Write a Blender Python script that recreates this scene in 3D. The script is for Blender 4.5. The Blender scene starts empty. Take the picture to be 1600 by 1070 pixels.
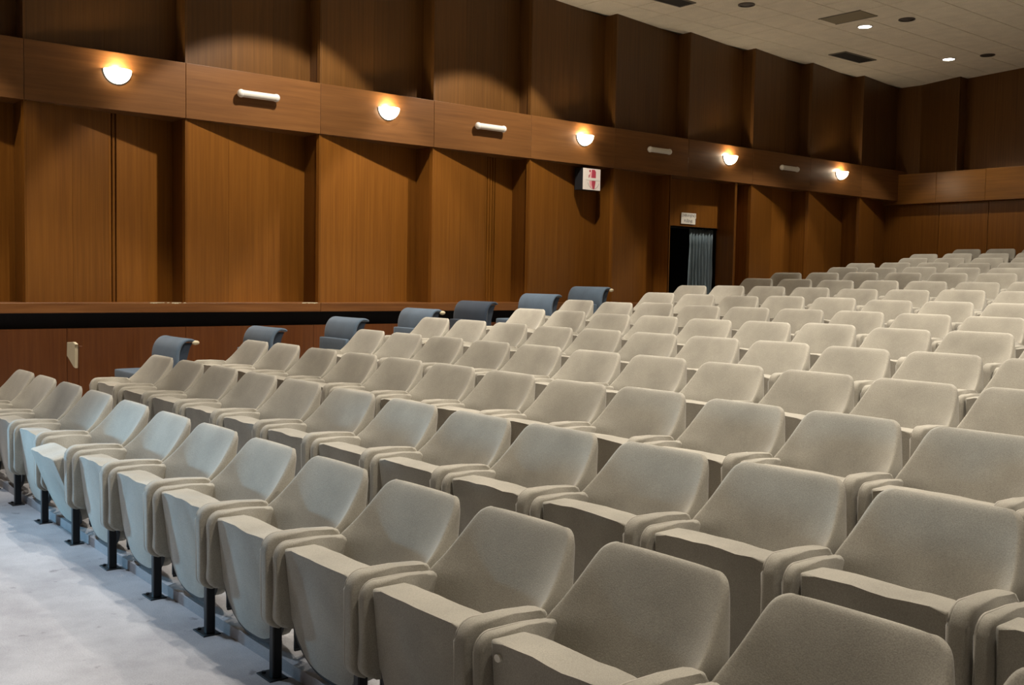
import bpy, bmesh, math, random
from mathutils import Vector, Matrix
random.seed(7)
SC = bpy.context.scene
COL = SC.collection
S = 1.1                      # metres per survey unit
Z0 = 1.365                   # survey height of the eye above the front floor
def P3(x, y, z): return Vector((x * S, y * S, (z + Z0) * S))

# ------------------------------------------------------------------ camera
F_PX, YAW, PIT, ROL = 1615.5, 0.8822903, 0.0600628, -0.0180381
cam_d = bpy.data.cameras.new('camera'); cam = bpy.data.objects.new('camera', cam_d); COL.objects.link(cam)
cam_d.sensor_width = 36; cam_d.lens = F_PX / 1600 * 36; cam_d.clip_start = 0.05; cam_d.clip_end = 200
fw = Vector((-math.sin(YAW) * math.cos(PIT), math.cos(YAW) * math.cos(PIT), -math.sin(PIT)))
rt = Vector((math.cos(YAW), math.sin(YAW), 0)); dn = fw.cross(rt)
r2 = rt * math.cos(ROL) + dn * math.sin(ROL); d2 = dn * math.cos(ROL) - rt * math.sin(ROL)
cam.matrix_world = Matrix(((r2.x, -d2.x, -fw.x, 0), (r2.y, -d2.y, -fw.y, 0), (r2.z, -d2.z, -fw.z, Z0 * S), (0, 0, 0, 1)))
SC.camera = cam

# ------------------------------------------------------------------ world, light, exposure
w = bpy.data.worlds.new('world'); SC.world = w; w.use_nodes = True
w.node_tree.nodes['Background'].inputs[0].default_value = (0.02, 0.018, 0.016, 1)
w.node_tree.nodes['Background'].inputs[1].default_value = 1.0
SC.view_settings.view_transform = 'Standard'; SC.view_settings.look = 'None'
SC.view_settings.gamma = 1; SC.view_settings.use_curve_mapping = False
SC.view_settings.exposure = 0.0
SC.cycles.use_denoising = True
SC.cycles.max_bounces = 6; SC.cycles.diffuse_bounces = 4; SC.cycles.glossy_bounces = 2
SC.cycles.sample_clamp_indirect = 4.0

W = -9.817                   # plane of the proud edges of the left wall
ZB, ZT, ZLT, ZLB, ZC = 1.502, 2.028, -0.273, -0.369, 3.511
Y0, D = 2.488, 1.4554        # first proud edge and period of the sawtooth wall

def light(name, kind, loc, power, color, **k):
    d = bpy.data.lights.new(name, kind); d.energy = power; d.color = color
    for a, b in k.items(): setattr(d, a, b)
    o = bpy.data.objects.new(name, d); COL.objects.link(o); o.location = loc
    return o
def aim(o, target):
    o.rotation_euler = (Vector(target) - o.location).to_track_quat('-Z', 'Y').to_euler()
# added unseen spot from the left, for the cool glow on the first row
row_spot = light('added_front_row_spot', 'SPOT', P3(-8.9, -0.2, -0.62), 880, (0.34, 0.69, 1.0), spot_size=math.radians(25), spot_blend=0.8, shadow_soft_size=0.17)
aim(row_spot, P3(-5.1, 1.72, -0.98))
# added unseen cool spot, brightens the floor in front of the first row
floor_spot = light('added_floor_spot', 'SPOT', P3(-5.2, 0.2, ZC - 0.05), 760, (0.70, 0.84, 1.0), spot_size=math.radians(76), spot_blend=1.0, shadow_soft_size=0.15)
# weak general light of the stage end
stage = light('stage_light', 'AREA', P3(1.5, -5.0, 3.2), 14, (1.0, 0.93, 0.84), shape='RECTANGLE', size=5, size_y=1.0)
aim(stage, P3(-3, 1, -0.8))
WARM = (1.0, 0.92, 0.81)
# (x, y, power) of the recessed ceiling lights that are switched on
DOWN = [(-8.0, 0.6, 300), (-8.0, 5.0, 400), (-8.0, 7.7, 400), (-7.99, 12.65, 300), (-8.23, 15.35, 120),
        (-6.4, 3.0, 270), (-6.2, 6.2, 210), (-4.0, 2.7, 180), (-4.0, 5.4, 300), (-4.2, 7.7, 380), (-4.2, 10.2, 390), (-4.2, 12.65, 150),
        (-1.5, 2.5, 260), (-0.8, 5.2, 220), (-0.6, 7.7, 260), (-0.6, 10.2, 260), (3.5, 7.7, 90), (3.5, 10.2, 90)]
for i, (x, y, p) in enumerate(DOWN):
    washer = x < -7.9 and y < 9          # wall washers, tilted towards the panels
    cone = 82 if washer else (94 if x < -7.9 else 102)
    o = light('downlight_beam', 'SPOT', P3(x, y, ZC - 0.03), p * 1.6, WARM, spot_size=math.radians(cone), spot_blend=0.18, shadow_soft_size=0.07)
    if washer: o.rotation_euler = (0, math.radians(22), 0)

# ------------------------------------------------------------------ materials
def newmat(name):
    m = bpy.data.materials.new(name); m.use_nodes = True
    nt = m.node_tree; return m, nt, nt.nodes, nt.links, nt.nodes['Principled BSDF']
def plain(name, col, rough=0.6, metal=0.0, emis=None, estr=0.0, spec=0.5):
    m, nt, n, l, b = newmat(name)
    b.inputs['Base Color'].default_value = (*col, 1); b.inputs['Roughness'].default_value = rough
    b.inputs['Metallic'].default_value = metal; b.inputs['Specular IOR Level'].default_value = spec
    if emis: b.inputs['Emission Color'].default_value = (*emis, 1); b.inputs['Emission Strength'].default_value = estr
    return m
def ramp(n, stops):
    r = n.new('ShaderNodeValToRGB'); e = r.color_ramp.elements
    while len(e) < len(stops): e.new(0.5)
    for el, (p, c) in zip(e, stops): el.position = p; el.color = (*c, 1)
    return r
def wood(name, c0, c1, c2, scale, rough=0.33, seed=0.0):
    m, nt, n, l, b = newmat(name)
    tc = n.new('ShaderNodeTexCoord'); mp = n.new('ShaderNodeMapping'); mp.inputs['Scale'].default_value = scale
    oi = n.new('ShaderNodeObjectInfo'); ad = n.new('ShaderNodeVectorMath'); ad.operation = 'ADD'
    cx = n.new('ShaderNodeCombineXYZ'); ml = n.new('ShaderNodeMath'); ml.operation = 'MULTIPLY'; ml.inputs[1].default_value = 37.0
    l.new(oi.outputs['Random'], ml.inputs[0])
    for k in range(3): l.new(ml.outputs[0], cx.inputs[k])
    l.new(tc.outputs['Object'], mp.inputs['Vector']); l.new(mp.outputs[0], ad.inputs[0]); l.new(cx.outputs[0], ad.inputs[1])
    n1 = n.new('ShaderNodeTexNoise'); n1.inputs['Scale'].default_value = 1.0; n1.inputs['Detail'].default_value = 6; n1.inputs['Roughness'].default_value = 0.62
    l.new(ad.outputs[0], n1.inputs['Vector'])
    r = ramp(n, [(0.28, c0), (0.52, c1), (0.75, c2)]); l.new(n1.outputs['Fac'], r.inputs[0])
    hsv = n.new('ShaderNodeHueSaturation'); mr = n.new('ShaderNodeMapRange')
    mr.inputs['To Min'].default_value = 0.82; mr.inputs['To Max'].default_value = 1.16
    l.new(oi.outputs['Random'], mr.inputs['Value']); l.new(mr.outputs[0], hsv.inputs['Value']); l.new(r.outputs[0], hsv.inputs['Color'])
    l.new(hsv.outputs[0], b.inputs['Base Color'])
    b.inputs['Roughness'].default_value = rough; b.inputs['Specular IOR Level'].default_value = 0.4
    bp = n.new('ShaderNodeBump'); bp.inputs['Strength'].default_value = 0.06; bp.inputs['Distance'].default_value = 0.01
    l.new(n1.outputs['Fac'], bp.inputs['Height']); l.new(bp.outputs[0], b.inputs['Normal'])
    return m
def fabric(name, col, var=0.15, rough=0.95, weave=260):
    m, nt, n, l, b = newmat(name)
    tc = n.new('ShaderNodeTexCoord'); oi = n.new('ShaderNodeObjectInfo')
    n1 = n.new('ShaderNodeTexNoise'); n1.inputs['Scale'].default_value = weave; n1.inputs['Detail'].default_value = 2
    n2 = n.new('ShaderNodeTexNoise'); n2.inputs['Scale'].default_value = 5.0; n2.inputs['Detail'].default_value = 3
    l.new(tc.outputs['Object'], n1.inputs['Vector']); 
    ad = n.new('ShaderNodeVectorMath'); ad.operation = 'ADD'; l.new(tc.outputs['Object'], ad.inputs[0]); l.new(oi.outputs['Location'], ad.inputs[1])
    l.new(ad.outputs[0], n2.inputs['Vector'])
    mx = n.new('ShaderNodeMath'); mx.operation = 'ADD'
    a1 = n.new('ShaderNodeMapRange'); a1.inputs['From Min'].default_value = 0.3; a1.inputs['From Max'].default_value = 0.7
    a1.inputs['To Min'].default_value = 1 - var; a1.inputs['To Max'].default_value = 1 + var; l.new(n1.outputs['Fac'], a1.inputs['Value'])
    a2 = n.new('ShaderNodeMapRange'); a2.inputs['From Min'].default_value = 0.3; a2.inputs['From Max'].default_value = 0.7
    a2.inputs['To Min'].default_value = 1 - var * 0.8; a2.inputs['To Max'].default_value = 1 + var * 0.8; l.new(n2.outputs['Fac'], a2.inputs['Value'])
    mm = n.new('ShaderNodeMath'); mm.operation = 'MULTIPLY'; l.new(a1.outputs[0], mm.inputs[0]); l.new(a2.outputs[0], mm.inputs[1])
    hs = n.new('ShaderNodeHueSaturation'); hs.inputs['Color'].default_value = (*col, 1); l.new(mm.outputs[0], hs.inputs['Value'])
    l.new(hs.outputs[0], b.inputs['Base Color']); b.inputs['Roughness'].default_value = rough; b.inputs['Specular IOR Level'].default_value = 0.15
    b.inputs['Sheen Weight'].default_value = 0.25; b.inputs['Sheen Roughness'].default_value = 0.5
    bp = n.new('ShaderNodeBump'); bp.inputs['Strength'].default_value = 0.25; bp.inputs['Distance'].default_value = 0.002
    l.new(n1.outputs['Fac'], bp.inputs['Height']); l.new(bp.outputs[0], b.inputs['Normal'])
    return m
def carpet(name, c0, c1, dirt):
    m, nt, n, l, b = newmat(name)
    tc = n.new('ShaderNodeTexCoord')
    n1 = n.new('ShaderNodeTexNoise'); n1.inputs['Scale'].default_value = 2.2; n1.inputs['Detail'].default_value = 6; n1.inputs['Roughness'].default_value = 0.65
    n2 = n.new('ShaderNodeTexNoise'); n2.inputs['Scale'].default_value = 160; n2.inputs['Detail'].default_value = 2
    n3 = n.new('ShaderNodeTexNoise'); n3.inputs['Scale'].default_value = 11; n3.inputs['Detail'].default_value = 4
    for q in (n1, n2, n3): l.new(tc.outputs['Object'], q.inputs['Vector'])
    r = ramp(n, [(0.35, c0), (0.62, c1)]); l.new(n1.outputs['Fac'], r.inputs[0])
    r3 = ramp(n, [(0.66, (0, 0, 0)), (0.74, (1, 1, 1))]); l.new(n3.outputs['Fac'], r3.inputs[0])
    mx = n.new('ShaderNodeMix'); mx.data_type = 'RGBA'; mx.inputs['B'].default_value = (*dirt, 1)
    mq = n.new('ShaderNodeMath'); mq.operation = 'MULTIPLY'; mq.inputs[1].default_value = 0.55; l.new(r3.outputs[0], mq.inputs[0])
    l.new(mq.outputs[0], mx.inputs['Factor']); l.new(r.outputs[0], mx.inputs['A'])
    hs = n.new('ShaderNodeHueSaturation'); a2 = n.new('ShaderNodeMapRange'); a2.inputs['To Min'].default_value = 0.8; a2.inputs['To Max'].default_value = 1.2
    l.new(n2.outputs['Fac'], a2.inputs['Value']); l.new(a2.outputs[0], hs.inputs['Value']); l.new(mx.outputs['Result'], hs.inputs['Color'])
    l.new(hs.outputs[0], b.inputs['Base Color']); b.inputs['Roughness'].default_value = 1.0; b.inputs['Specular IOR Level'].default_value = 0.1
    bp = n.new('ShaderNodeBump'); bp.inputs['Strength'].default_value = 0.4; bp.inputs['Distance'].default_value = 0.004
    l.new(n2.outputs['Fac'], bp.inputs['Height']); l.new(bp.outputs[0], b.inputs['Normal'])
    return m
WD0, WD1, WD2 = (0.14, 0.049, 0.0065), (0.18, 0.066, 0.0090), (0.22, 0.086, 0.0125)
M = {}
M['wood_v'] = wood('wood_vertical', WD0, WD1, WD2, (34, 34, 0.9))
M['wood_up'] = wood('wood_upper_shade', (0.085, 0.036, 0.008), (0.112, 0.048, 0.011), (0.14, 0.062, 0.015), (34, 34, 0.9), rough=0.4)  # shade of the upper wall put into the colour, darker than the lower panels
M['wood_h'] = wood('wood_horizontal', (0.13, 0.053, 0.016), (0.165, 0.070, 0.021), (0.20, 0.087, 0.027), (16, 1.1, 26))
M['wood_hx'] = wood('wood_horizontal_back', (0.17, 0.066, 0.010), (0.22, 0.088, 0.014), (0.27, 0.110, 0.020), (1.1, 16, 26), rough=0.3)
M['wood_red'] = wood('wood_wainscot', (0.080, 0.024, 0.0065), (0.108, 0.034, 0.0085), (0.135, 0.045, 0.0115), (26, 26, 1.2))
M['wood_ledge'] = wood('wood_ledge', (0.12, 0.044, 0.012), (0.18, 0.070, 0.020), (0.24, 0.10, 0.032), (16, 0.9, 22))
M['backing'] = plain('wall_backing', (0.012, 0.008, 0.006), 0.9)
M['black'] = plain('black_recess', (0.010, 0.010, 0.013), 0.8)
M['beige'] = fabric('beige_upholstery', (0.358, 0.332, 0.276))
M['beige_side'] = fabric('beige_upholstery_arm', (0.348, 0.322, 0.266))
M['piping'] = fabric('beige_piping', (0.43, 0.395, 0.335), var=0.05)
M['blue'] = fabric('blue_upholstery', (0.105, 0.15, 0.205), var=0.12, weave=300)
M['navy'] = fabric('navy_upholstery', (0.035, 0.05, 0.075), var=0.12, weave=300)
M['metal'] = plain('dark_metal', (0.018, 0.018, 0.020), 0.45, 0.6)
M['rim'] = plain('dark_rim', (0.03, 0.035, 0.04), 0.5)
M['carpet'] = carpet('pale_carpet', (0.33, 0.325, 0.34), (0.45, 0.445, 0.46), (0.13, 0.12, 0.12))
M['carpet_step'] = carpet('step_carpet', (0.22, 0.20, 0.18), (0.34, 0.31, 0.28), (0.1, 0.09, 0.08))
M['tile'] = fabric('ceiling_tile', (0.84, 0.77, 0.62), var=0.07, weave=60)
M['tgrid'] = plain('ceiling_grid', (0.20, 0.18, 0.14), 0.8)
M['white'] = plain('white_plastic', (0.75, 0.72, 0.66), 0.4)
M['diffuser'] = plain('tube_diffuser', (0.72, 0.68, 0.60), 0.35)
M['glow'] = plain('glowing_glass', (0.9, 0.8, 0.6), 0.4, emis=(1.0, 0.86, 0.62), estr=14.0)
M['lampglow'] = plain('lit_lamp', (1, 1, 1), 0.4, emis=(1.0, 0.97, 0.9), estr=22.0)
M['darklamp'] = plain('unlit_lamp', (0.06, 0.05, 0.04), 0.5)
M['ventdark'] = plain('vent_dark', (0.012, 0.009, 0.006), 0.7)
M['hatch'] = plain('hatch_panel', (0.25, 0.21, 0.13), 0.7)
M['paper'] = plain('paper', (0.88, 0.84, 0.74), 0.7)
M['ink'] = plain('ink', (0.10, 0.08, 0.08), 0.8)
M['signwhite'] = plain('sign_white', (0.78, 0.70, 0.64), 0.5)
M['red'] = plain('sign_red', (0.42, 0.05, 0.08), 0.5)
M['pink'] = plain('sign_pink', (0.80, 0.36, 0.38), 0.5)
M['signgrey'] = plain('sign_grey', (0.42, 0.36, 0.33), 0.6)
M['curtain'] = fabric('curtain_cloth', (0.30, 0.38, 0.42), var=0.1, weave=200)
M['cream'] = plain('cream_foam', (0.62, 0.54, 0.37), 0.9)

# ------------------------------------------------------------------ mesh helpers
def mesh_from(name, bm):
    me = bpy.data.meshes.new(name); bmesh.ops.recalc_face_normals(bm, faces=bm.faces); bm.to_mesh(me); bm.free(); return me
def link(name, me, mat, parent=None, loc=None):
    o = bpy.data.objects.new(name, me); COL.objects.link(o)
    if mat is not None:
        if len(me.materials) == 0: me.materials.append(mat)
    if parent is not None: o.parent = parent
    if loc is not None: o.location = loc
    return o
def tag(o, label=None, cat=None, group=None, kind=None):
    if label: o['label'] = label
    if cat: o['category'] = cat
    if group: o['group'] = group
    if kind: o['kind'] = kind
    return o
def empty(name, loc, label, cat, group=None):
    o = bpy.data.objects.new(name, None); COL.objects.link(o); o.location = loc; o.empty_display_size = 0.1
    return tag(o, label, cat, group)
def box_bm(x0, x1, y0, y1, z0, z1, bev=0.0, seg=2, bm=None):
    b = bm or bmesh.new()
    vs = [b.verts.new((x, y, z)) for x in (x0, x1) for y in (y0, y1) for z in (z0, z1)]
    fs = [(0, 1, 3, 2), (4, 6, 7, 5), (0, 4, 5, 1), (2, 3, 7, 6), (0, 2, 6, 4), (1, 5, 7, 3)]
    fc = [b.faces.new([vs[i] for i in f]) for f in fs]
    if bev: bmesh.ops.bevel(b, geom=list({e for f in fc for e in f.edges}), offset=bev, segments=seg, affect='EDGES', profile=0.5)
    return b
def wbox(name, x0, x1, y0, y1, z0, z1, mat, parent=None, bev=0.0):
    a, c = P3(min(x0, x1), min(y0, y1), min(z0, z1)), P3(max(x0, x1), max(y0, y1), max(z0, z1))
    return link(name, mesh_from(name, box_bm(a.x, c.x, a.y, c.y, a.z, c.z, bev)), mat, parent)
def prism_bm(pts, axis, a0, a1, bev=0.0, seg=2):
    """polygon (two coords) extruded along axis 0=x 1=y 2=z from a0 to a1"""
    b = bmesh.new()
    def mk(p, a):
        return {0: (a, p[0], p[1]), 1: (p[0], a, p[1]), 2: (p[0], p[1], a)}[axis]
    v0 = [b.verts.new(mk(p, a0)) for p in pts]; v1 = [b.verts.new(mk(p, a1)) for p in pts]
    n = len(pts); f0 = b.faces.new(v0); f1 = b.faces.new(v1[::-1])
    for i in range(n): b.faces.new((v0[i], v0[(i + 1) % n], v1[(i + 1) % n], v1[i]))
    if bev:
        es = list(f0.edges) + list(f1.edges)
        bmesh.ops.bevel(b, geom=es, offset=bev, segments=seg, affect='EDGES', profile=0.5)
    return b
def tube_bm(pts, r, n=6, closed=False, bm=None):
    b = bm or bmesh.new(); rings = []
    for i, p in enumerate(pts):
        p = Vector(p); a = Vector(pts[max(i - 1, 0)]); c = Vector(pts[min(i + 1, len(pts) - 1)])
        t = (c - a).normalized(); u = t.cross(Vector((0, 0, 1)))
        if u.length < 1e-3: u = t.cross(Vector((0, 1, 0)))
        u.normalize(); v = t.cross(u)
        rings.append([b.verts.new(p + r * (u * math.cos(2 * math.pi * k / n) + v * math.sin(2 * math.pi * k / n))) for k in range(n)])
    for i in range(len(rings) - 1):
        for k in range(n): b.faces.new((rings[i][k], rings[i][(k + 1) % n], rings[i + 1][(k + 1) % n], rings[i + 1][k]))
    b.faces.new(rings[0][::-1]); b.faces.new(rings[-1])
    return b
def smooth(me, angle=None):
    for p in me.polygons: p.use_smooth = True
    if angle:
        try: me.set_sharp_from_angle(angle=math.radians(angle))
        except Exception: pass
    return me
def baked_subsurf(bm, lv=2):
    me = mesh_from('cage', bm); o = bpy.data.objects.new('cage', me); COL.objects.link(o)
    md = o.modifiers.new('s', 'SUBSURF'); md.levels = lv; md.render_levels = lv
    dg = bpy.context.evaluated_depsgraph_get(); m2 = bpy.data.meshes.new_from_object(o.evaluated_get(dg))
    bpy.data.objects.remove(o); bpy.data.meshes.remove(me); return smooth(m2)
def arc(cx, cy, r, a0, a1, n):
    return [(cx + r * math.cos(math.radians(a0 + (a1 - a0) * i / n)), cy + r * math.sin(math.radians(a0 + (a1 - a0) * i / n))) for i in range(n + 1)]
def slab(name, A, B, z0, z1, th, mat, parent):
    """upright board from plan point A to plan point B, thickness th to the left of A->B"""
    d = Vector((B[0] - A[0], B[1] - A[1])); nn = Vector((-d.y, d.x)).normalized() * th
    pts = [A, B, (B[0] + nn.x, B[1] + nn.y), (A[0] + nn.x, A[1] + nn.y)]
    pts = [(p[0] * S, p[1] * S) for p in pts]
    return link(name, mesh_from(name, prism_bm(pts, 2, (z0 + Z0) * S, (z1 + Z0) * S)), mat, parent)

# ------------------------------------------------------------------ setting: floor and terraces
ROWS = [(-8.019, 1.981, -0.711), (-7.721, 2.848, -0.612), (-8.059, 3.758, -0.538), (-7.762, 4.678, -0.458), (-8.1, 5.588, -0.375),
        (-7.793, 6.489, -0.287), (-8.172, 7.476, -0.207), (-7.955, 8.48, -0.121), (-8.315, 9.426, -0.029), (-8.114, 10.415, 0.061),
        (-8.368, 11.347, 0.158), (-8.166, 12.329, 0.246), (-8.507, 13.279, 0.33), (-8.222, 14.206, 0.421), (-8.593, 15.157, 0.514), (-8.399, 16.115, 0.619)]
LAST = [13, 13, 12, 12, 11, 10, 10, 9, 9, 8, 7, 7, 6, 5, 5, 4]
PITCH, BW, TOPZ, BACKY = 0.55, 0.419, 0.655, 0.445
def floor_z(r): return ROWS[r][2] - TOPZ
def riser_y(r): return ROWS[r][1] - BACKY + 0.095
XR, YF, YB = 9.0, -7.0, 16.75
fl = tag(wbox('floor', W - 0.6, XR, YF, riser_y(0) + 0.02, -Z0 - 0.1, -Z0, M['carpet']), kind='structure')
for r in range(1, 16):
    y1 = riser_y(r) if r < 15 else YB + 0.4
    ya, zr = riser_y(r - 1), floor_z(r - 1) + 0.045
    prof = [(ya, -Z0 - 0.1), (ya, zr), (ya + 0.26, floor_z(r)), (y1 + 0.02, floor_z(r)), (y1 + 0.02, -Z0 - 0.1)]
    link('terrace_step', mesh_from('terrace_step', prism_bm([(p[0] * S, (p[1] + Z0) * S) for p in prof], 0, (W - 0.6) * S, XR * S)), M['carpet'] if r < 2 else M['carpet_step'], fl)

# ------------------------------------------------------------------ setting: left wall
DL, DU = 0.33, 0.22          # recess depth of the lower and upper panels
wl = tag(wbox('wall_left', W - 0.75, W - 0.55, YF, 10.80, -Z0, ZC, M['backing']), kind='structure')
wbox('wall_core', W - 0.75, W - 0.55, 12.45, YB + 0.5, -Z0, ZC, M['backing'], wl)
wbox('wall_core', W - 0.75, W - 0.55, 10.80, 12.45, 0.83, ZC, M['backing'], wl)
def sawtooth(i, z0, z1, dep, cuts, name='wood_panel', ya=None, yb=None, ret=True):
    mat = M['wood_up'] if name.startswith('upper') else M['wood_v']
    ya = Y0 + i * D if ya is None else ya; yb = Y0 + (i + 1) * D if yb is None else yb
    last = 0.0
    for c in cuts + [1.0]:
        g = (0.015 if c - last < 0.06 else 0.0008) if c < 1 else 0
        A = (W - dep * last, ya + (yb - ya) * last + 0.0006); B = (W - dep * c, ya + (yb - ya) * c - g)
        slab(name, A, B, z0, z1, 0.05, mat, wl); last = c
    if ret: slab('return_panel', (W - dep - 0.05, yb + 0.001), (W - 0.001, yb + 0.001), z0, z1, 0.02, mat, wl)
LCUT = {-1: [0.5], 0: [0.3, 0.54, 0.567, 0.594], 1: [0.34, 0.68], 2: [0.36, 0.7], 3: [0.33, 0.64, 0.673, 0.706, 0.739, 0.772], 4: [0.42, 0.78],
        5: [0.5], 7: [0.5], 8: [0.5], 9: [0.5]}
for i in range(-1, 10):
    if i == 5: sawtooth(5, ZLT, ZB, 0.26, LCUT[5], yb=10.864)
    elif i == 6: pass
    else: sawtooth(i, ZLT, ZB, DL, LCUT[i], yb=YB + 0.3 if i == 9 else None, ret=i < 9)
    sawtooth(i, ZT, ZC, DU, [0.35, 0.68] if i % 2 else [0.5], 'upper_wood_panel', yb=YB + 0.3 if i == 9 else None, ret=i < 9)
# steep narrow board after the doorway
slab('wood_panel', (W, 12.342), (W - 0.3, 12.672), floor_z(11) - 0.1, ZB, 0.03, M['wood_v'], wl)
slab('return_panel', (W - 0.35, 12.674), (W - 0.001, 12.674), ZLT, ZB, 0.006, M['wood_v'], wl)
# the long band
for i in range(-1, 10):
    y1 = Y0 + (i + 1) * D if i < 9 else YB + 0.3
    wbox('band_panel', W + 0.02, W - 0.42, Y0 + i * D + 0.0015, y1 - 0.0015, ZB, ZT, M['wood_h'], wl, 0.004)
# front part of the wall, before the picture's left edge
wbox('plain_panel', W, W - 0.3, YF, Y0 - D - 0.002, -Z0, ZC, M['wood_v'], wl)
# ledge, dark recess, wainscot
for a, b in ((Y0 - D, 5.4), (5.4, 10.864)):
    wbox('trim_ledge', W + 0.05, W - 0.42, a + 0.001, b - 0.001, ZLB, ZLT, M['wood_ledge'], wl, 0.006)
for ya, yb in ((3.58, 3.93), (5.18, 5.385)):
    n = int((yb - ya) / 0.022)
    for q in range(n):
        y = ya + (yb - ya) * q / n; hh = random.uniform(0.004, 0.011)
        if random.random() < 0.8: wbox('paint_chip', W + 0.046, W + 0.0515, y, y + 0.021, ZLT - hh, ZLT + 0.002, M['cream'], wl)
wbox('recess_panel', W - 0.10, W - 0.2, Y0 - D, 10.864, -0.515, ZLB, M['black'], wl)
ys = [Y0 - D, Y0 + 0.35, 3.95, 5.35, 6.9, 8.6, 10.864]
for a, b in zip(ys, ys[1:]):
    wbox('wainscot_panel', W - 0.005, W - 0.09, a + 0.002, b - 0.002, -Z0, -0.512, M['wood_red'], wl)
# doorway with header and dark passage behind
wbox('door_jamb', W - 0.001, W - 0.42, 10.866, 10.90, floor_z(9), ZB, M['wood_v'], wl)
wbox('door_header', W - 0.30, W - 0.36, 10.902, 12.335, 0.83, ZB, M['wood_v'], wl, 0.004)
wbox('door_jamb', W - 0.002, W - 0.36, 12.336, 12.3415, floor_z(10) - 0.1, ZB, M['wood_v'], wl)
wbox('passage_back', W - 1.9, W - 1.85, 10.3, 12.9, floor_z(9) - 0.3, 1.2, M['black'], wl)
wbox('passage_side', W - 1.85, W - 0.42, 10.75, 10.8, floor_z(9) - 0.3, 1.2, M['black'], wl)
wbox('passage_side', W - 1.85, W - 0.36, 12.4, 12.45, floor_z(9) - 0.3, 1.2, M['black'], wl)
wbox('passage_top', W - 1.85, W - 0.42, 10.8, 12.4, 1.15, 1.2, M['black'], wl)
wbox('passage_floor', W - 1.85, W - 0.601, 10.8, 12.4, floor_z(9) - 0.3, floor_z(10), M['carpet_step'], wl)

# ------------------------------------------------------------------ setting: back wall
wb = tag(wbox('wall_back', W - 0.75, XR, YB + 0.45, YB + 0.6, -Z0, ZC, M['backing']), kind='structure')
xs = [W + 0.25, -8.77, -7.6, -6.4, -5.2, -4.0, -2.8, -1.6]
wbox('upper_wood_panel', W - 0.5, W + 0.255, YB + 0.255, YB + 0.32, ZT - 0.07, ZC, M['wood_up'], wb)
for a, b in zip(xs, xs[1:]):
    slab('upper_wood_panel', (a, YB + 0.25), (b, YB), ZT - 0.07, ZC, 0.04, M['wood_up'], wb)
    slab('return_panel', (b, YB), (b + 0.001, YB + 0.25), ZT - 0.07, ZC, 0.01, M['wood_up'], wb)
xs2 = [W - 0.3, -9.1, -8.25, -7.0, -5.6, -4.2, -2.8, -1.6]
for j, (a, b) in enumerate(zip(xs2, xs2[1:])):
    wbox('lower_wood_panel', a + 0.004, b - 0.004, YB + 0.12, YB + 0.2, floor_z(15) - 0.1, ZB, M['wood_v'], wb)
    wbox('band_panel', a + 0.0015, b - 0.0015, YB - 0.02, YB + 0.44, ZB - 0.06, ZT - 0.07, M['wood_hx'], wb, 0.004)
wbox('plain_panel', -1.6, XR, YB, YB + 0.4, -Z0, ZC, M['wood_v'], wb)
# the two walls behind the camera
tag(wbox('wall_right', XR, XR + 0.2, YF, YB + 0.6, -Z0, ZC, M['wood_v']), kind='structure')
tag(wbox('wall_front', W - 0.75, XR + 0.2, YF - 0.2, YF, -Z0, ZC, M['wood_v']), kind='structure')

# ------------------------------------------------------------------ setting: ceiling with tiles
ce = tag(wbox('ceiling', W - 0.75, XR + 0.2, YF - 0.2, YB + 0.6, ZC + 0.016, ZC + 0.2, M['tgrid']), kind='structure')
T = 0.55
tile_me = mesh_from('ceiling_tile', box_bm(-T * S / 2 + 0.006, T * S / 2 - 0.006, -T * S / 2 + 0.006, T * S / 2 - 0.006, 0, 0.016 * S, 0.003, 1))
tile_me.materials.append(M['tile'])
HOLES = [(-9.16, 14.20, 0.30, 0.84), (-8.89, 9.67, 0.27, 0.84), (-7.875, 12.06, 0.62, 0.40)]
tx0, ty0 = -7.22 - 5 * T, 8.6
for ix in range(0, 13):
    for iy in range(0, 16):
        link('ceiling_tile', tile_me, None, ce, P3(tx0 + (ix + 0.5) * T, ty0 + (iy + 0.5) * T, ZC))
xe = tx0 + 13 * T
wbox('ceiling_field', W - 0.75, XR, YF, ty0 - 0.004, ZC, ZC + 0.016, M['tile'], ce)
wbox('ceiling_field', xe + 0.004, XR, ty0, YB + 0.6, ZC, ZC + 0.016, M['tile'], ce)

# ------------------------------------------------------------------ ceiling fittings
def disc_bm(r, z0, z1, n=28, r1=None):
    b = bmesh.new(); r1 = r if r1 is None else r1
    a = [b.verts.new((r * math.cos(2 * math.pi * k / n), r * math.sin(2 * math.pi * k / n), z0)) for k in range(n)]
    c = [b.verts.new((r1 * math.cos(2 * math.pi * k / n), r1 * math.sin(2 * math.pi * k / n), z1)) for k in range(n)]
    for k in range(n): b.faces.new((a[k], a[(k + 1) % n], c[(k + 1) % n], c[k]))
    b.faces.new(a[::-1]); b.faces.new(c); return b
def ring_bm(r0, r1, z0, z1, n=32):
    b = bmesh.new(); R = []
    for (r, z) in ((r0, z0), (r1, z0), (r1, z1), (r0, z1)):
        R.append([b.verts.new((r * math.cos(2 * math.pi * k / n), r * math.sin(2 * math.pi * k / n), z)) for k in range(n)])
    for j in range(4):
        for k in range(n): b.faces.new((R[j][k], R[j][(k + 1) % n], R[(j + 1) % 4][(k + 1) % n], R[(j + 1) % 4][k]))
    return b
trim_me = mesh_from('trim_ring', ring_bm(0.085 * S, 0.105 * S, -0.012, 0.0))
lens_me = smooth(mesh_from('lamp_face', disc_bm(0.06 * S, -0.011, -0.001, 28, 0.0845 * S)), 30); lens_d = lens_me.copy()
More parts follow.
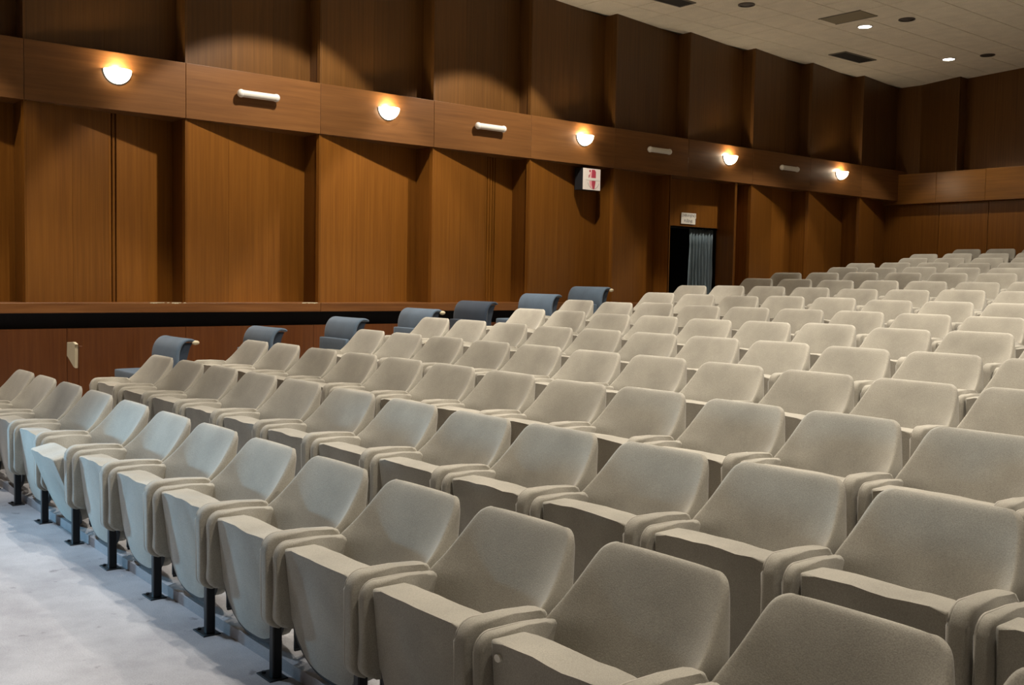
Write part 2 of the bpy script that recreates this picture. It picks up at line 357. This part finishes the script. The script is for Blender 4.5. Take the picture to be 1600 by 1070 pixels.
def downlight(x, y, lit, label):
    e = empty('recessed_downlight', P3(x, y, ZC), label, 'ceiling light', 'recessed ceiling downlights')
    link('trim_ring', trim_me, M['white'] if lit else M['darklamp'], e)
    link('lamp_face', lens_me if lit else lens_d, M['lampglow'] if lit else M['darklamp'], e)
trim_d = trim_me.copy()
downlight(-7.99, 12.65, True, 'lit round ceiling downlight beside the brown ceiling hatch')
downlight(-8.23, 15.35, True, 'lit round ceiling downlight nearest the dark back wall')
trim_me = trim_d
downlight(-7.415, 12.71, False, 'unlit dark round ceiling fitting right of the brown hatch')
downlight(-8.39, 10.62, False, 'unlit dark round ceiling fitting beside the vent at the top edge')
downlight(-7.70, 15.50, False, 'unlit dark round ceiling fitting at far right of the ceiling')
def vent(x, y, sx, sy, label):
    e = empty('ceiling_vent', P3(x, y, ZC), label, 'vent', 'slatted ceiling vents')
    a, b = sx * S / 2, sy * S / 2
    bm = box_bm(-a, -a + .018, -b, b, -.014, 0); box_bm(a - .018, a, -b, b, -.014, 0, bm=bm)
    box_bm(-a + .018, a - .018, -b, -b + .018, -.014, 0, bm=bm); box_bm(-a + .018, a - .018, b - .018, b, -.014, 0, bm=bm)
    link('frame', mesh_from('frame', bm), M['tgrid'], e)
    link('duct', mesh_from('duct', box_bm(-a + .018, a - .018, -b + .018, b - .018, -.002, 0)), M['ventdark'], e)
    sl = mesh_from('slat', prism_bm([(-.012, -.012), (-.008, -.012), (.012, -.003), (.008, -.003)], 1, -b + .019, b - .019))
    n = 7
    for k in range(n): link('slat', sl, M['ventdark'], e, (-a + .03 + (2 * a - .06) * k / (n - 1), 0, 0))
vent(-9.16, 14.20, 0.30, 0.84, 'dark slatted ceiling vent between the brown hatch and the side wall')
vent(-8.89, 9.67, 0.27, 0.84, 'dark slatted ceiling vent cut by the top edge of the picture')
h = empty('ceiling_hatch', P3(-7.875, 12.06, ZC), 'brownish rectangular hatch panel in the tiled ceiling', 'hatch')
link('panel', mesh_from('panel', box_bm(-.30 * S, .30 * S, -.19 * S, .19 * S, -.010, -.001, .002, 1)), M['hatch'], h)
link('frame', mesh_from('frame', box_bm(-.31 * S, .31 * S, .191 * S, .203 * S, -.014, 0, .002, 1, bm=box_bm(-.31 * S, .31 * S, -.203 * S, -.191 * S, -.014, 0, .002, 1))), M['tgrid'], h)

# ------------------------------------------------------------------ wall lamps on the band
def bowl_bm(r, n=28, m=10, th=0.006):
    """lower quarter sphere, flat open top, back on the wall plane x=0, bulging to +x"""
    b = bmesh.new(); sh = []
    for rr in (r, r - th):
        g = []
        for j in range(m + 1):
            ph = math.pi / 2 * j / m
            g.append([b.verts.new((rr * math.cos(ph) * math.cos(a), rr * math.cos(ph) * math.sin(a), -rr * math.sin(ph))) for a in [(-math.pi / 2 + math.pi * k / n) for k in range(n + 1)]])
        sh.append(g)
        for j in range(m):
            for k in range(n): b.faces.new((g[j][k], g[j][k + 1], g[j + 1][k + 1], g[j + 1][k]))
    for k in range(n): b.faces.new((sh[0][0][k], sh[0][0][k + 1], sh[1][0][k + 1], sh[1][0][k]))
    bmesh.ops.remove_doubles(b, verts=b.verts, dist=1e-5); return b
bowl_me = smooth(mesh_from('glass_bowl', bowl_bm(0.125 * S)))
plate_me = smooth(mesh_from('wall_plate', prism_bm([(0.134 * S * math.cos(t), 0.134 * S * math.sin(t)) for t in [math.pi + math.pi * k / 20 for k in range(21)]] , 0, 0, 0.008)), 30)
bulb_me = smooth(mesh_from('bulb', (lambda b: (bmesh.ops.create_uvsphere(b, u_segments=14, v_segments=8, radius=0.03), b)[1])(bmesh.new())))
SCON = [(3.29, 'glowing half-bowl wall lamp nearest the left edge of the wooden band'), (6.23, 'second glowing half-bowl wall lamp from the left on the band'),
        (9.19, 'glowing half-bowl wall lamp on the band above the emergency exit sign'), (12.10, 'glowing half-bowl wall lamp on the band above the curtained doorway'),
        (14.95, 'glowing half-bowl wall lamp nearest the back corner of the hall')]
for y, lab in SCON:
    e = empty('wall_sconce', P3(W + 0.02, y, 1.865), lab, 'wall lamp', 'half-bowl lamps along the band')
    link('wall_plate', plate_me, M['metal'], e, (0.0005, 0, 0)); link('glass_bowl', bowl_me, M['glow'], e, (0.009, 0, 0))
    link('bulb', bulb_me, M['lampglow'], e, (0.06, 0, -0.035))
    light('sconce_bulb_light', 'POINT', P3(W + 0.02, y, 1.865) + Vector((0.065, 0, 0.02)), 10, (1.0, 0.78, 0.54), shadow_soft_size=0.03)
cap_prof = smooth(mesh_from('diffuser', tube_bm([(0, -0.19 * S, 0), (0, 0.19 * S, 0)], 0.036 * S, 16)), 40)
def endcap_me():
    b = bmesh.new(); bmesh.ops.create_uvsphere(b, u_segments=16, v_segments=10, radius=0.041 * S)
    bmesh.ops.scale(b, verts=b.verts, vec=(1, 0.9, 1)); return smooth(mesh_from('end_cap', b))
ec = endcap_me()
tb = mesh_from('mounting_base', box_bm(0, 0.03, -0.15 * S, 0.15 * S, -0.02, 0.02, 0.004, 1))
for y, lab in ((4.67, 'white unlit tube lamp on the band between the first two glowing bowls'), (7.63, 'white unlit tube lamp on the band left of the exit sign'),
               (10.56, 'white unlit tube lamp on the band right of the exit sign'), (13.50, 'white unlit tube lamp on the band nearest the back corner')):
    e = empty('tube_lamp', P3(W + 0.02, y, 1.80), lab, 'wall lamp', 'unlit tube lamps along the band')
    link('mounting_base', tb, M['white'], e); link('diffuser', cap_prof, M['diffuser'], e, (0.066, 0, 0))
    for s in (-1, 1): link('end_cap', ec, M['white'], e, (0.066, s * 0.19 * S, 0))

# ------------------------------------------------------------------ exit sign, notice, curtain
e = empty('exit_sign', P3(W - 0.02, 9.36, 1.325), 'white box sign with red running figure and arrow under the band', 'sign')
hw, hh = 0.155 * S, 0.138 * S
link('housing', mesh_from('housing', box_bm(-0.14, 0.028, -hw, hw, -hh, hh, 0.004, 1)), M['black'], e)
face = link('sign_face', mesh_from('sign_face', box_bm(0.0285, 0.034, -hw, hw, -hh, hh, 0.002, 1)), M['signwhite'], e)
def flat(name, pts, mat, parent, x=0.0345, t=0.0015):
    return link(name, mesh_from(name, prism_bm([(p[0] * S, p[1] * S) for p in pts], 0, x, x + t)), mat, parent)
flat('divider_bar', [(-.10, -.012), (.14, -.012), (.14, .012), (-.10, .012)], M['white'], face, 0.0345, 0.004)
flat('door_symbol', [(-.005, .02), (.07, .02), (.07, .10), (.05, .125), (-.005, .125)], M['red'], face)
flat('figure_head', arc(-.035, .105, .016, 0, 342, 10), M['red'], face)
flat('figure_body', [(-.05, .055), (-.02, .05), (.0, .085), (-.02, .095)], M['pink'], face, 0.0345, 0.002)
flat('figure_leg', [(-.06, .02), (-.045, .02), (-.035, .055), (-.055, .055)], M['red'], face)
flat('figure_leg', [(-.025, .02), (-.008, .02), (-.01, .055), (-.028, .055)], M['pink'], face)
flat('arrow_symbol', [(0, -.018), (.066, -.018), (.066, -.04), (.05, -.115), (.03, -.128), (.012, -.115), (.0, -.07)], M['red'], face)
flat('arrow_symbol', [(-.045, -.02), (-.002, -.02), (-.002, -.115), (-.02, -.11), (-.04, -.06)], M['pink'], face)
flat('ring_mark', arc(.03, -.02, .105, 195, 345, 16) + arc(.03, -.02, .098, 345, 195, 16), M['signgrey'], face, 0.0345, 0.0008)
e = empty('notice_sign', P3(W - 0.285, 11.60, 0.95), 'small white paper notice with two lines of print above doorway', 'sign')
link('paper_sheet', mesh_from('paper_sheet', box_bm(0, 0.003, -0.155 * S, 0.155 * S, -0.085 * S, 0.012 * S)), M['paper'], e)
up = link('paper_strip', mesh_from('paper_strip', box_bm(0.0031, 0.006, -0.155 * S, 0.165 * S, 0.0 * S, 0.075 * S)), M['paper'], e)
def text(body, size, loc, parent, sx=1.0):
    c = bpy.data.curves.new('t', 'FONT'); c.body = body; c.size = size; c.align_x = 'CENTER'; c.align_y = 'CENTER'; c.extrude = 0.0004
    o = bpy.data.objects.new('t', c); COL.objects.link(o)
    dg = bpy.context.evaluated_depsgraph_get(); me = bpy.data.meshes.new_from_object(o.evaluated_get(dg)); bpy.data.objects.remove(o)
    # text plane -> wall plane that faces +x (reading direction +y)
    for v in me.vertices: x, y, z = v.co; v.co = (z, x * sx, y)
    return link('lettering', me, M['ink'], parent, loc)
text('ZABRANJENO', 0.062, (0.0066, 0.005, 0.036 * S), up, 0.86); text('PUŠENJE', 0.062, (0.0036, 0, -0.045 * S), e, 0.9)
def curtain_bm():
    b = bmesh.new(); n = 60; L = 0.52; rows = []
    for j in range(7):
        z = 0.80 + (floor_z(10) + 0.02 - 0.80) * j / 6; row = []
        for k in range(n + 1):
            t = k / n; x = W - 0.40 + 0.035 * math.sin(t * 2 * math.pi * 7.5 + 0.3 * math.sin(j)) + 0.006 * math.sin(j * 2 + k)
            zz = z + (0.014 * math.cos(t * 2 * math.pi * 7.5) if j == 0 else 0)
            row.append(b.verts.new(P3(x, 11.76 + L * t + 0.004 * math.sin(j * 1.3 + t * 5), zz)))
        rows.append(row)
    for j in range(6):
        for k in range(n): b.faces.new((rows[j][k], rows[j][k + 1], rows[j + 1][k + 1], rows[j + 1][k]))
    bmesh.ops.solidify(b, geom=list(b.faces), thickness=0.004); return b
cu = empty('door_curtain', P3(W - 0.40, 11.96, floor_z(10)), 'blue-grey pleated curtain pulled to the right of the dark doorway', 'curtain')
cm = link('cloth', smooth(mesh_from('cloth', curtain_bm())), M['curtain'], cu); cm.matrix_parent_inverse = Matrix.Translation(-cu.location)
rod = link('curtain_rod', smooth(mesh_from('curtain_rod', tube_bm([P3(W - 0.40, 10.81, 0.815), P3(W - 0.40, 12.39, 0.815)], 0.010, 8)), 40), M['metal'], cu); rod.matrix_parent_inverse = Matrix.Translation(-cu.location)

# ------------------------------------------------------------------ beige tip-up chairs
def sc(pts): return [(a * S, b * S) for a, b in pts]
def backrest_mesh():
    zs =   [0.27, 0.36, 0.43, 0.465, 0.50, 0.545, 0.59, 0.628, 0.656, 0.668]
    hwl =  [0.235, 0.252, 0.261, 0.262, 0.258, 0.247, 0.236, 0.226, 0.212, 0.172]
    yrim = [0.235, 0.232, 0.215, 0.222, 0.280, 0.328, 0.368, 0.400, 0.422, 0.440]
    ycen = [0.27, 0.30, 0.328, 0.342, 0.356, 0.375, 0.394, 0.411, 0.426, 0.440]
    ybak = [0.365, 0.390, 0.408, 0.416, 0.424, 0.435, 0.447, 0.457, 0.463, 0.458]
    us = [-1, -0.955, -0.88, -0.7, -0.35, 0, 0.35, 0.7, 0.88, 0.955, 1]
    b = bmesh.new(); Fv, Bv = [], []
    for z, h, yr, yc, yb in zip(zs, hwl, yrim, ycen, ybak):
        Fv.append([b.verts.new((u * h * S, (yc + (yr - yc) * abs(u) ** 5 + (0.016 if abs(u) == 1 else 0)) * S, z * S)) for u in us])
        Bv.append([b.verts.new((u * (h - 0.004) * S, (yb - 0.03 * abs(u) ** 6) * S, (z - (0.004 if z > 0.65 else 0)) * S)) for u in us])
    R, C = len(zs), len(us)
    for r in range(R - 1):
        for c in range(C - 1):
            b.faces.new((Fv[r][c], Fv[r][c + 1], Fv[r + 1][c + 1], Fv[r + 1][c])); b.faces.new((Bv[r][c], Bv[r + 1][c], Bv[r + 1][c + 1], Bv[r][c + 1]))
    for r in range(R - 1):
        for c in (0, C - 1): b.faces.new((Fv[r][c], Fv[r + 1][c], Bv[r + 1][c], Bv[r][c]))
    for c in range(C - 1):
        for r in (0, R - 1): b.faces.new((Fv[r][c], Fv[r][c + 1], Bv[r][c + 1], Bv[r][c]))
    return baked_subsurf(b, 2)
ARM_R = [(0.20, 0.178), (0.055, 0.178)] + arc(0.05, 0.228, 0.048, 265, 185, 4) + arc(0.056, 0.444, 0.056, 178, 92, 6) + [(0.16, 0.498), (0.25, 0.490)] + arc(0.262, 0.468, 0.021, 80, -10, 3) + [(0.29, 0.43), (0.29, 0.30), (0.21, 0.25)]
ARM_L = [(0.22, 0.185), (0.075, 0.185)] + arc(0.065, 0.235, 0.048, 265, 185, 4) + arc(0.068, 0.430, 0.05, 178, 95, 6) + [(0.17, 0.479), (0.235, 0.474), (0.27, 0.474), (0.30, 0.45), (0.30, 0.30), (0.23, 0.25)]
def arm_mesh(prof, x0, x1, name): return smooth(mesh_from(name, prism_bm(sc(prof), 0, x0 * S, x1 * S, 0.014, 3)), 50)
def pipe_mesh(prof, xs, a, b):
    bm = bmesh.new()
    for x in xs: tube_bm([(x * S, (0.15 + (p[0] - 0.15) * 0.98) * S, (0.34 + (p[1] - 0.34) * 0.982) * S) for p in prof[a:b]], 0.0045, 6, bm=bm)
    return smooth(mesh_from('piping', bm))
def seat_outline(g=0.0, top=0.470, rng=None):
    x0, x1, zb, rx, rz = -0.224 - g, 0.214 + g, 0.078 - g, 0.19 + g, 0.145 + g
    el = lambda cx, a0, a1: [(cx + rx * math.cos(math.radians(a0 + (a1 - a0) * i / 9)), zb + rz + rz * math.sin(math.radians(a0 + (a1 - a0) * i / 9))) for i in range(10)]
    return [(x1, top)] + el(x1 - rx, 0, -90) + el(x0 + rx, 270, 180) + [(x0, top)] + ([(x0 + (x1 - x0) * q, top + rng.uniform(-0.001, 0.006) * math.sin(q * 3.1)) for q in (0.12, 0.25, 0.38, 0.5, 0.62, 0.75, 0.88)] if rng else [])
def seat_mesh(g, off0, off1, top, name, bev, rng=None):
    ol = seat_outline(g, top, rng); b = bmesh.new()
    yf = lambda z: 0.040 + (0.470 - z) / 0.41 * 0.048
    # slight rounding of the two upper corners is given by the bevel
    v0 = [b.verts.new((x * S, (yf(z) + off0 + (rng.uniform(-0.004, 0.002) if rng and z > 0.46 else 0)) * S, (z - (rng.uniform(0, 0.006) if rng and z > 0.46 else 0)) * S)) for x, z in ol]; v1 = [b.verts.new((x * S, (yf(z) + off1 - ((0.470 - z) * 0.12 if off1 > 0.05 else 0)) * S, (z - (0.004 if z > 0.4 else 0)) * S)) for x, z in ol]
    x_left = min(p[0] for p in ol)
    n = len(ol); f0 = b.faces.new(v0); f1 = b.faces.new(v1[::-1])
    for i in range(n): b.faces.new((v0[i], v0[(i + 1) % n], v1[(i + 1) % n], v1[i]))
    if bev:
        es = set(f0.edges) | set(f1.edges) | {e for e in b.edges if abs(e.verts[0].co.z - e.verts[1].co.z) < 0.02 and abs(e.verts[0].co.x - e.verts[1].co.x) < 1e-4 and max(abs(e.verts[0].co.x - ol[0][0] * S), 0) * abs(e.verts[0].co.x - x_left * S) < 1e-5 and e.verts[0].co.z > 0.44 * S}
        bmesh.ops.bevel(b, geom=list(es), offset=bev, segments=3, affect='EDGES', profile=0.5)
    bmesh.ops.triangulate(b, faces=[f for f in b.faces if len(f.verts) > 4])
    return smooth(mesh_from(name, b), 40)
CH = {}
CH['backrest'] = backrest_mesh(); CH['backrest'].materials.append(M['beige'])
CH['arm_r'] = arm_mesh(ARM_R, 0.226, 0.277, 'armrest'); CH['arm_r'].materials.append(M['beige_side'])
CH['arm_l'] = arm_mesh(ARM_L, -0.264, -0.228, 'armrest'); CH['arm_l'].materials.append(M['beige_side'])
CH['arm_e'] = arm_mesh(ARM_R, -0.279, -0.228, 'armrest'); CH['arm_e'].materials.append(M['beige_side'])
CH['pipe_r'] = pipe_mesh(ARM_R, (0.2305,), 1, 15); CH['pipe_r'].materials.append(M['piping'])
CH['pipe_l'] = pipe_mesh(ARM_L, (-0.2595,), 1, 16); CH['pipe_l'].materials.append(M['piping'])
for q in range(4):
    CH['seat%d' % q] = seat_mesh(0.0, 0.0, 0.115, 0.470, 'seat', 0.011, random.Random(q + 3)); CH['seat%d' % q].materials.append(M['beige'])
CH['rim'] = seat_mesh(0.016, 0.006, 0.022, 0.25, 'seat_rim', 0.0); CH['rim'].materials.append(M['rim'])
def leg_mesh(x):
    return mesh_from('leg', box_bm((x - .015) * S, (x + .015) * S, .03 * S, .065 * S, 0.004, .20 * S, .004, 1))
def foot_mesh(x):
    b = box_bm((x - .075) * S, (x + .03) * S, (.012) * S, .08 * S, 0.0, 0.006, .001, 1)
    for dx in (-.055, -.04):
        q = disc_bm(0.008, 0.006, 0.013, 8)
        for v in q.verts: v.co += Vector(((x + dx) * S, (.03 if dx < -.05 else .06) * S, 0))
        me = bpy.data.meshes.new('q'); q.to_mesh(me); q.free(); b.from_mesh(me); bpy.data.meshes.remove(me)
    return mesh_from('foot_plate', b)
def brk_mesh(x):
    b = box_bm((x - .012) * S, (x - .002) * S, .12 * S, .20 * S, .075 * S, .30 * S, .003, 1)
    box_bm((x + .006) * S, (x + .018) * S, .11 * S, .16 * S, .09 * S, .28 * S, .003, 1, bm=b); return mesh_from('hinge_bracket', b)
for k, x in (('', 0.252), ('_e', -0.254)):
    CH['leg' + k] = leg_mesh(x); CH['foot' + k] = foot_mesh(x); CH['brk' + k] = brk_mesh(x)
    for n in ('leg', 'foot', 'brk'): CH[n + k].materials.append(M['metal'])
tag_me = mesh_from('seat_tag', prism_bm([(p[0] * S, p[1] * S) for p in [(-0.190 + 0.012 * math.cos(t * math.pi / 6), 0.428 + 0.010 * math.sin(t * math.pi / 6)) for t in range(12)]], 1, 0.0385 * S, 0.0475 * S)); tag_me.materials.append(M['paper'])
ORD = ['first', 'second', 'third', 'fourth', 'fifth', 'sixth', 'seventh', 'eighth', 'ninth', 'tenth', 'eleventh', 'twelfth', 'thirteenth', 'fourteenth', 'fifteenth', 'sixteenth']
def chair(r, k):
    X0, Y, Z = ROWS[r]
    loc = P3(X0 + k * PITCH + BW / 2, Y - BACKY, floor_z(r))
    seatpos = 'at the wall end' if k == 0 else ORD[k] + ' from the wall end'
    rowpos = 'front row' if r == 0 else ORD[r] + ' row from the front'
    half = (r == 0 and k == 4)
    lab = 'beige tip-up seat %s, %s' % (seatpos, rowpos)
    if half: lab = 'beige tip-up seat with cushion hanging half folded, fifth from the wall end, front row'
    e = empty('auditorium_seat', loc, lab, 'seat', 'beige tip-up seats in rows')
    e.rotation_euler.z = math.radians(random.uniform(-0.5, 0.5))
    def part(n, key, p=e): return link(n, CH[key], None, p)
    part('backrest', 'backrest').rotation_euler.x = math.radians(random.uniform(-0.8, 0.8))
    se = part('seat', 'seat%d' % random.randrange(4)); se.location.z = random.uniform(-0.006, 0.006)
    ar = part('armrest', 'arm_r'); al = part('armrest', 'arm_e' if k == 0 else 'arm_l'); lg = part('leg', 'leg')
    if r < 4: part('piping', 'pipe_r', ar); part('piping', 'pipe_l', al)
    if r < 2: part('seat_rim', 'rim', se); part('hinge_bracket', 'brk'); part('foot_plate', 'foot', lg)
    if half:
        th = math.radians(14); py, pz = 0.16 * S, 0.10 * S
        se.rotation_euler.x = th; se.location = (0, py - (py * math.cos(th) - pz * math.sin(th)), pz - (py * math.sin(th) + pz * math.cos(th)))
    if r == 0 and k == 11: link('seat_tag', tag_me, None, se)
    if k == 0:
        le = part('leg', 'leg_e')
        if r < 2: part('foot_plate', 'foot_e', le); part('hinge_bracket', 'brk_e')
for r in range(16):
    for k in range(LAST[r] + 1): chair(r, k)

# ------------------------------------------------------------------ blue chairs in the side aisle
def blue_back_mesh(mat):
    # profile (y, z): rises, bulges forward and curls backwards at the top
    cl = [(0.05, 0.20), (0.015, 0.28), (0.0, 0.36), (-0.005, 0.45), (0.008, 0.53), (0.04, 0.585), (0.085, 0.612), (0.135, 0.608), (0.175, 0.588)]
    th = [0.040, 0.050, 0.055, 0.055, 0.052, 0.044, 0.034, 0.026, 0.016]
    b = bmesh.new(); us = [-1, -0.9, -0.5, 0, 0.5, 0.9, 1]; A, Bk = [], []
    for i, ((y, z), t) in enumerate(zip(cl, th)):
        p, q = cl[max(i - 1, 0)], cl[min(i + 1, len(cl) - 1)]; d = Vector((q[0] - p[0], q[1] - p[1])).normalized(); nn = Vector((d.y, -d.x)) * t / 1.0
        hwx = 0.30 - (0.02 if i in (0, len(cl) - 1) else 0)
        A.append([b.verts.new((u * hwx * S, (y - nn.x * 0.5 + 0.02 * abs(u) ** 4) * S, (z - nn.y * 0.5) * S)) for u in us])
        Bk.append([b.verts.new((u * hwx * S, (y + nn.x * 0.5) * S, (z + nn.y * 0.5) * S)) for u in us])
    R, C = len(cl), len(us)
    for r in range(R - 1):
        for c in range(C - 1):
            b.faces.new((A[r][c], A[r][c + 1], A[r + 1][c + 1], A[r + 1][c])); b.faces.new((Bk[r][c], Bk[r + 1][c], Bk[r + 1][c + 1], Bk[r][c + 1]))
        for c in (0, C - 1): b.faces.new((A[r][c], A[r + 1][c], Bk[r + 1][c], Bk[r][c]))
    for c in range(C - 1):
        for r in (0, R - 1): b.faces.new((A[r][c], A[r][c + 1], Bk[r][c + 1], Bk[r][c]))
    m = baked_subsurf(b, 2); m.materials.append(mat); return m
bb = {'b': blue_back_mesh(M['blue']), 'n': blue_back_mesh(M['navy'])}
def cushion_mesh(mat):
    b = box_bm(-.28 * S, .28 * S, -.36 * S, .02 * S, .25 * S, .335 * S, 0.02, 2); m = baked_subsurf(b, 1); m.materials.append(mat); return m
bc = {'b': cushion_mesh(M['blue']), 'n': cushion_mesh(M['navy'])}
def frame_bm():
    b = bmesh.new()
    for s in (-1, 1):
        tube_bm([(s * .25 * S, -.26 * S, .006), (s * .25 * S, -.25 * S, .20 * S)], .012, 8, bm=b)
        tube_bm([(s * .25 * S, .10 * S, .006), (s * .25 * S, .06 * S, .20 * S), (s * .25 * S, .045 * S, .40 * S)], .012, 8, bm=b)
    return b
def folded_mesh(mat):
    m = baked_subsurf(box_bm(-.27 * S, .27 * S, -.085 * S, -.035 * S, .09 * S, .42 * S, 0.016, 2), 1); m.materials.append(mat); return m
bf = {'b': folded_mesh(M['blue']), 'n': folded_mesh(M['navy'])}
fm = smooth(mesh_from('frame', frame_bm()), 40); fm.materials.append(M['metal'])
sup = mesh_from('side_support', box_bm(-.19 * S, .19 * S, .05 * S, .075 * S, .20 * S, .46 * S, .004, 1)); sup.materials.append(M['metal'])
sidep = []
for x in (-0.272, 0.262):
    sidep.append(mesh_from('side_panel', prism_bm(sc([(0.055, 0.22), (0.03, 0.30), (0.02, 0.40), (0.022, 0.48), (0.04, 0.545), (0.08, 0.585), (0.15, 0.585), (0.125, 0.53), (0.095, 0.42), (0.09, 0.22)]), 0, x * S, (x + 0.01) * S)))
    sidep[-1].materials.append(M['navy'])
edge_me = smooth(mesh_from('torn_edge', (lambda b: (bmesh.ops.create_icosphere(b, subdivisions=2, radius=0.03 * S), bmesh.ops.scale(b, verts=b.verts, vec=(0.8, 1.2, 0.7)), b)[2])(bmesh.new()))); edge_me.materials.append(M['cream'])
BLUE = [(2, 3.57, 'b', 1, 'blue aisle chair with curled back and cream torn corner, nearest the left edge'), (3, 4.47, 'b', 0, 'blue aisle chair with curled back, second from the left'),
        (4, 5.37, 'b', 0, 'blue aisle chair with curled back, third from the left'), (5, 6.27, 'b', 1, 'blue aisle chair with curled back and cream corner, fourth from the left'),
        (6, 7.02, 'n', 0, 'dark navy aisle chair with curled back among the lighter blue ones'), (7, 7.97, 'b', 0, 'light blue aisle chair with curled back, just right of the navy one'),
        (8, 8.77, 'b', 1, 'blue aisle chair with curled back and cream corner, nearest the doorway')]
for r, yt, c, torn, lab in BLUE:
    e = empty('aisle_chair', P3(-9.2, yt - 0.07, floor_z(r)), lab, 'chair', 'blue chairs along the side aisle')
    link('backrest', bb[c], None, e); link('seat_cushion', bc[c] if r in (2, 7) else bf[c], None, e); link('frame', fm, None, e); link('side_support', sup, None, e)
    for q in sidep: link('side_panel', q, None, e)
    if torn: link('torn_edge', edge_me, None, e, (0.285 * S, 0.175 * S, 0.585 * S))
e = empty('broken_chair_post', P3(-9.2, 2.74, floor_z(1)), 'cream torn padding on a dark post in front of the wainscot', 'post')
link('post', mesh_from('post', box_bm(0.03 * S, 0.055 * S, 0.0, 0.03 * S, 0, 0.64 * S, 0.003, 1)), M['wood_red'], e)
link('padding', mesh_from('padding', prism_bm(sc([(-0.20, 0.54), (-0.19, 0.66), (-0.02, 0.672), (0.055, 0.655), (0.03, 0.65), (0.03, 0.45), (-0.01, 0.455)]), 1, -0.03, -0.002, 0.006, 2)), M['cream'], e)
link('foot_plate', mesh_from('foot_plate', box_bm(-0.03 * S, 0.11 * S, -0.05 * S, 0.08 * S, 0, 0.006, 0.001, 1)), M['metal'], e)
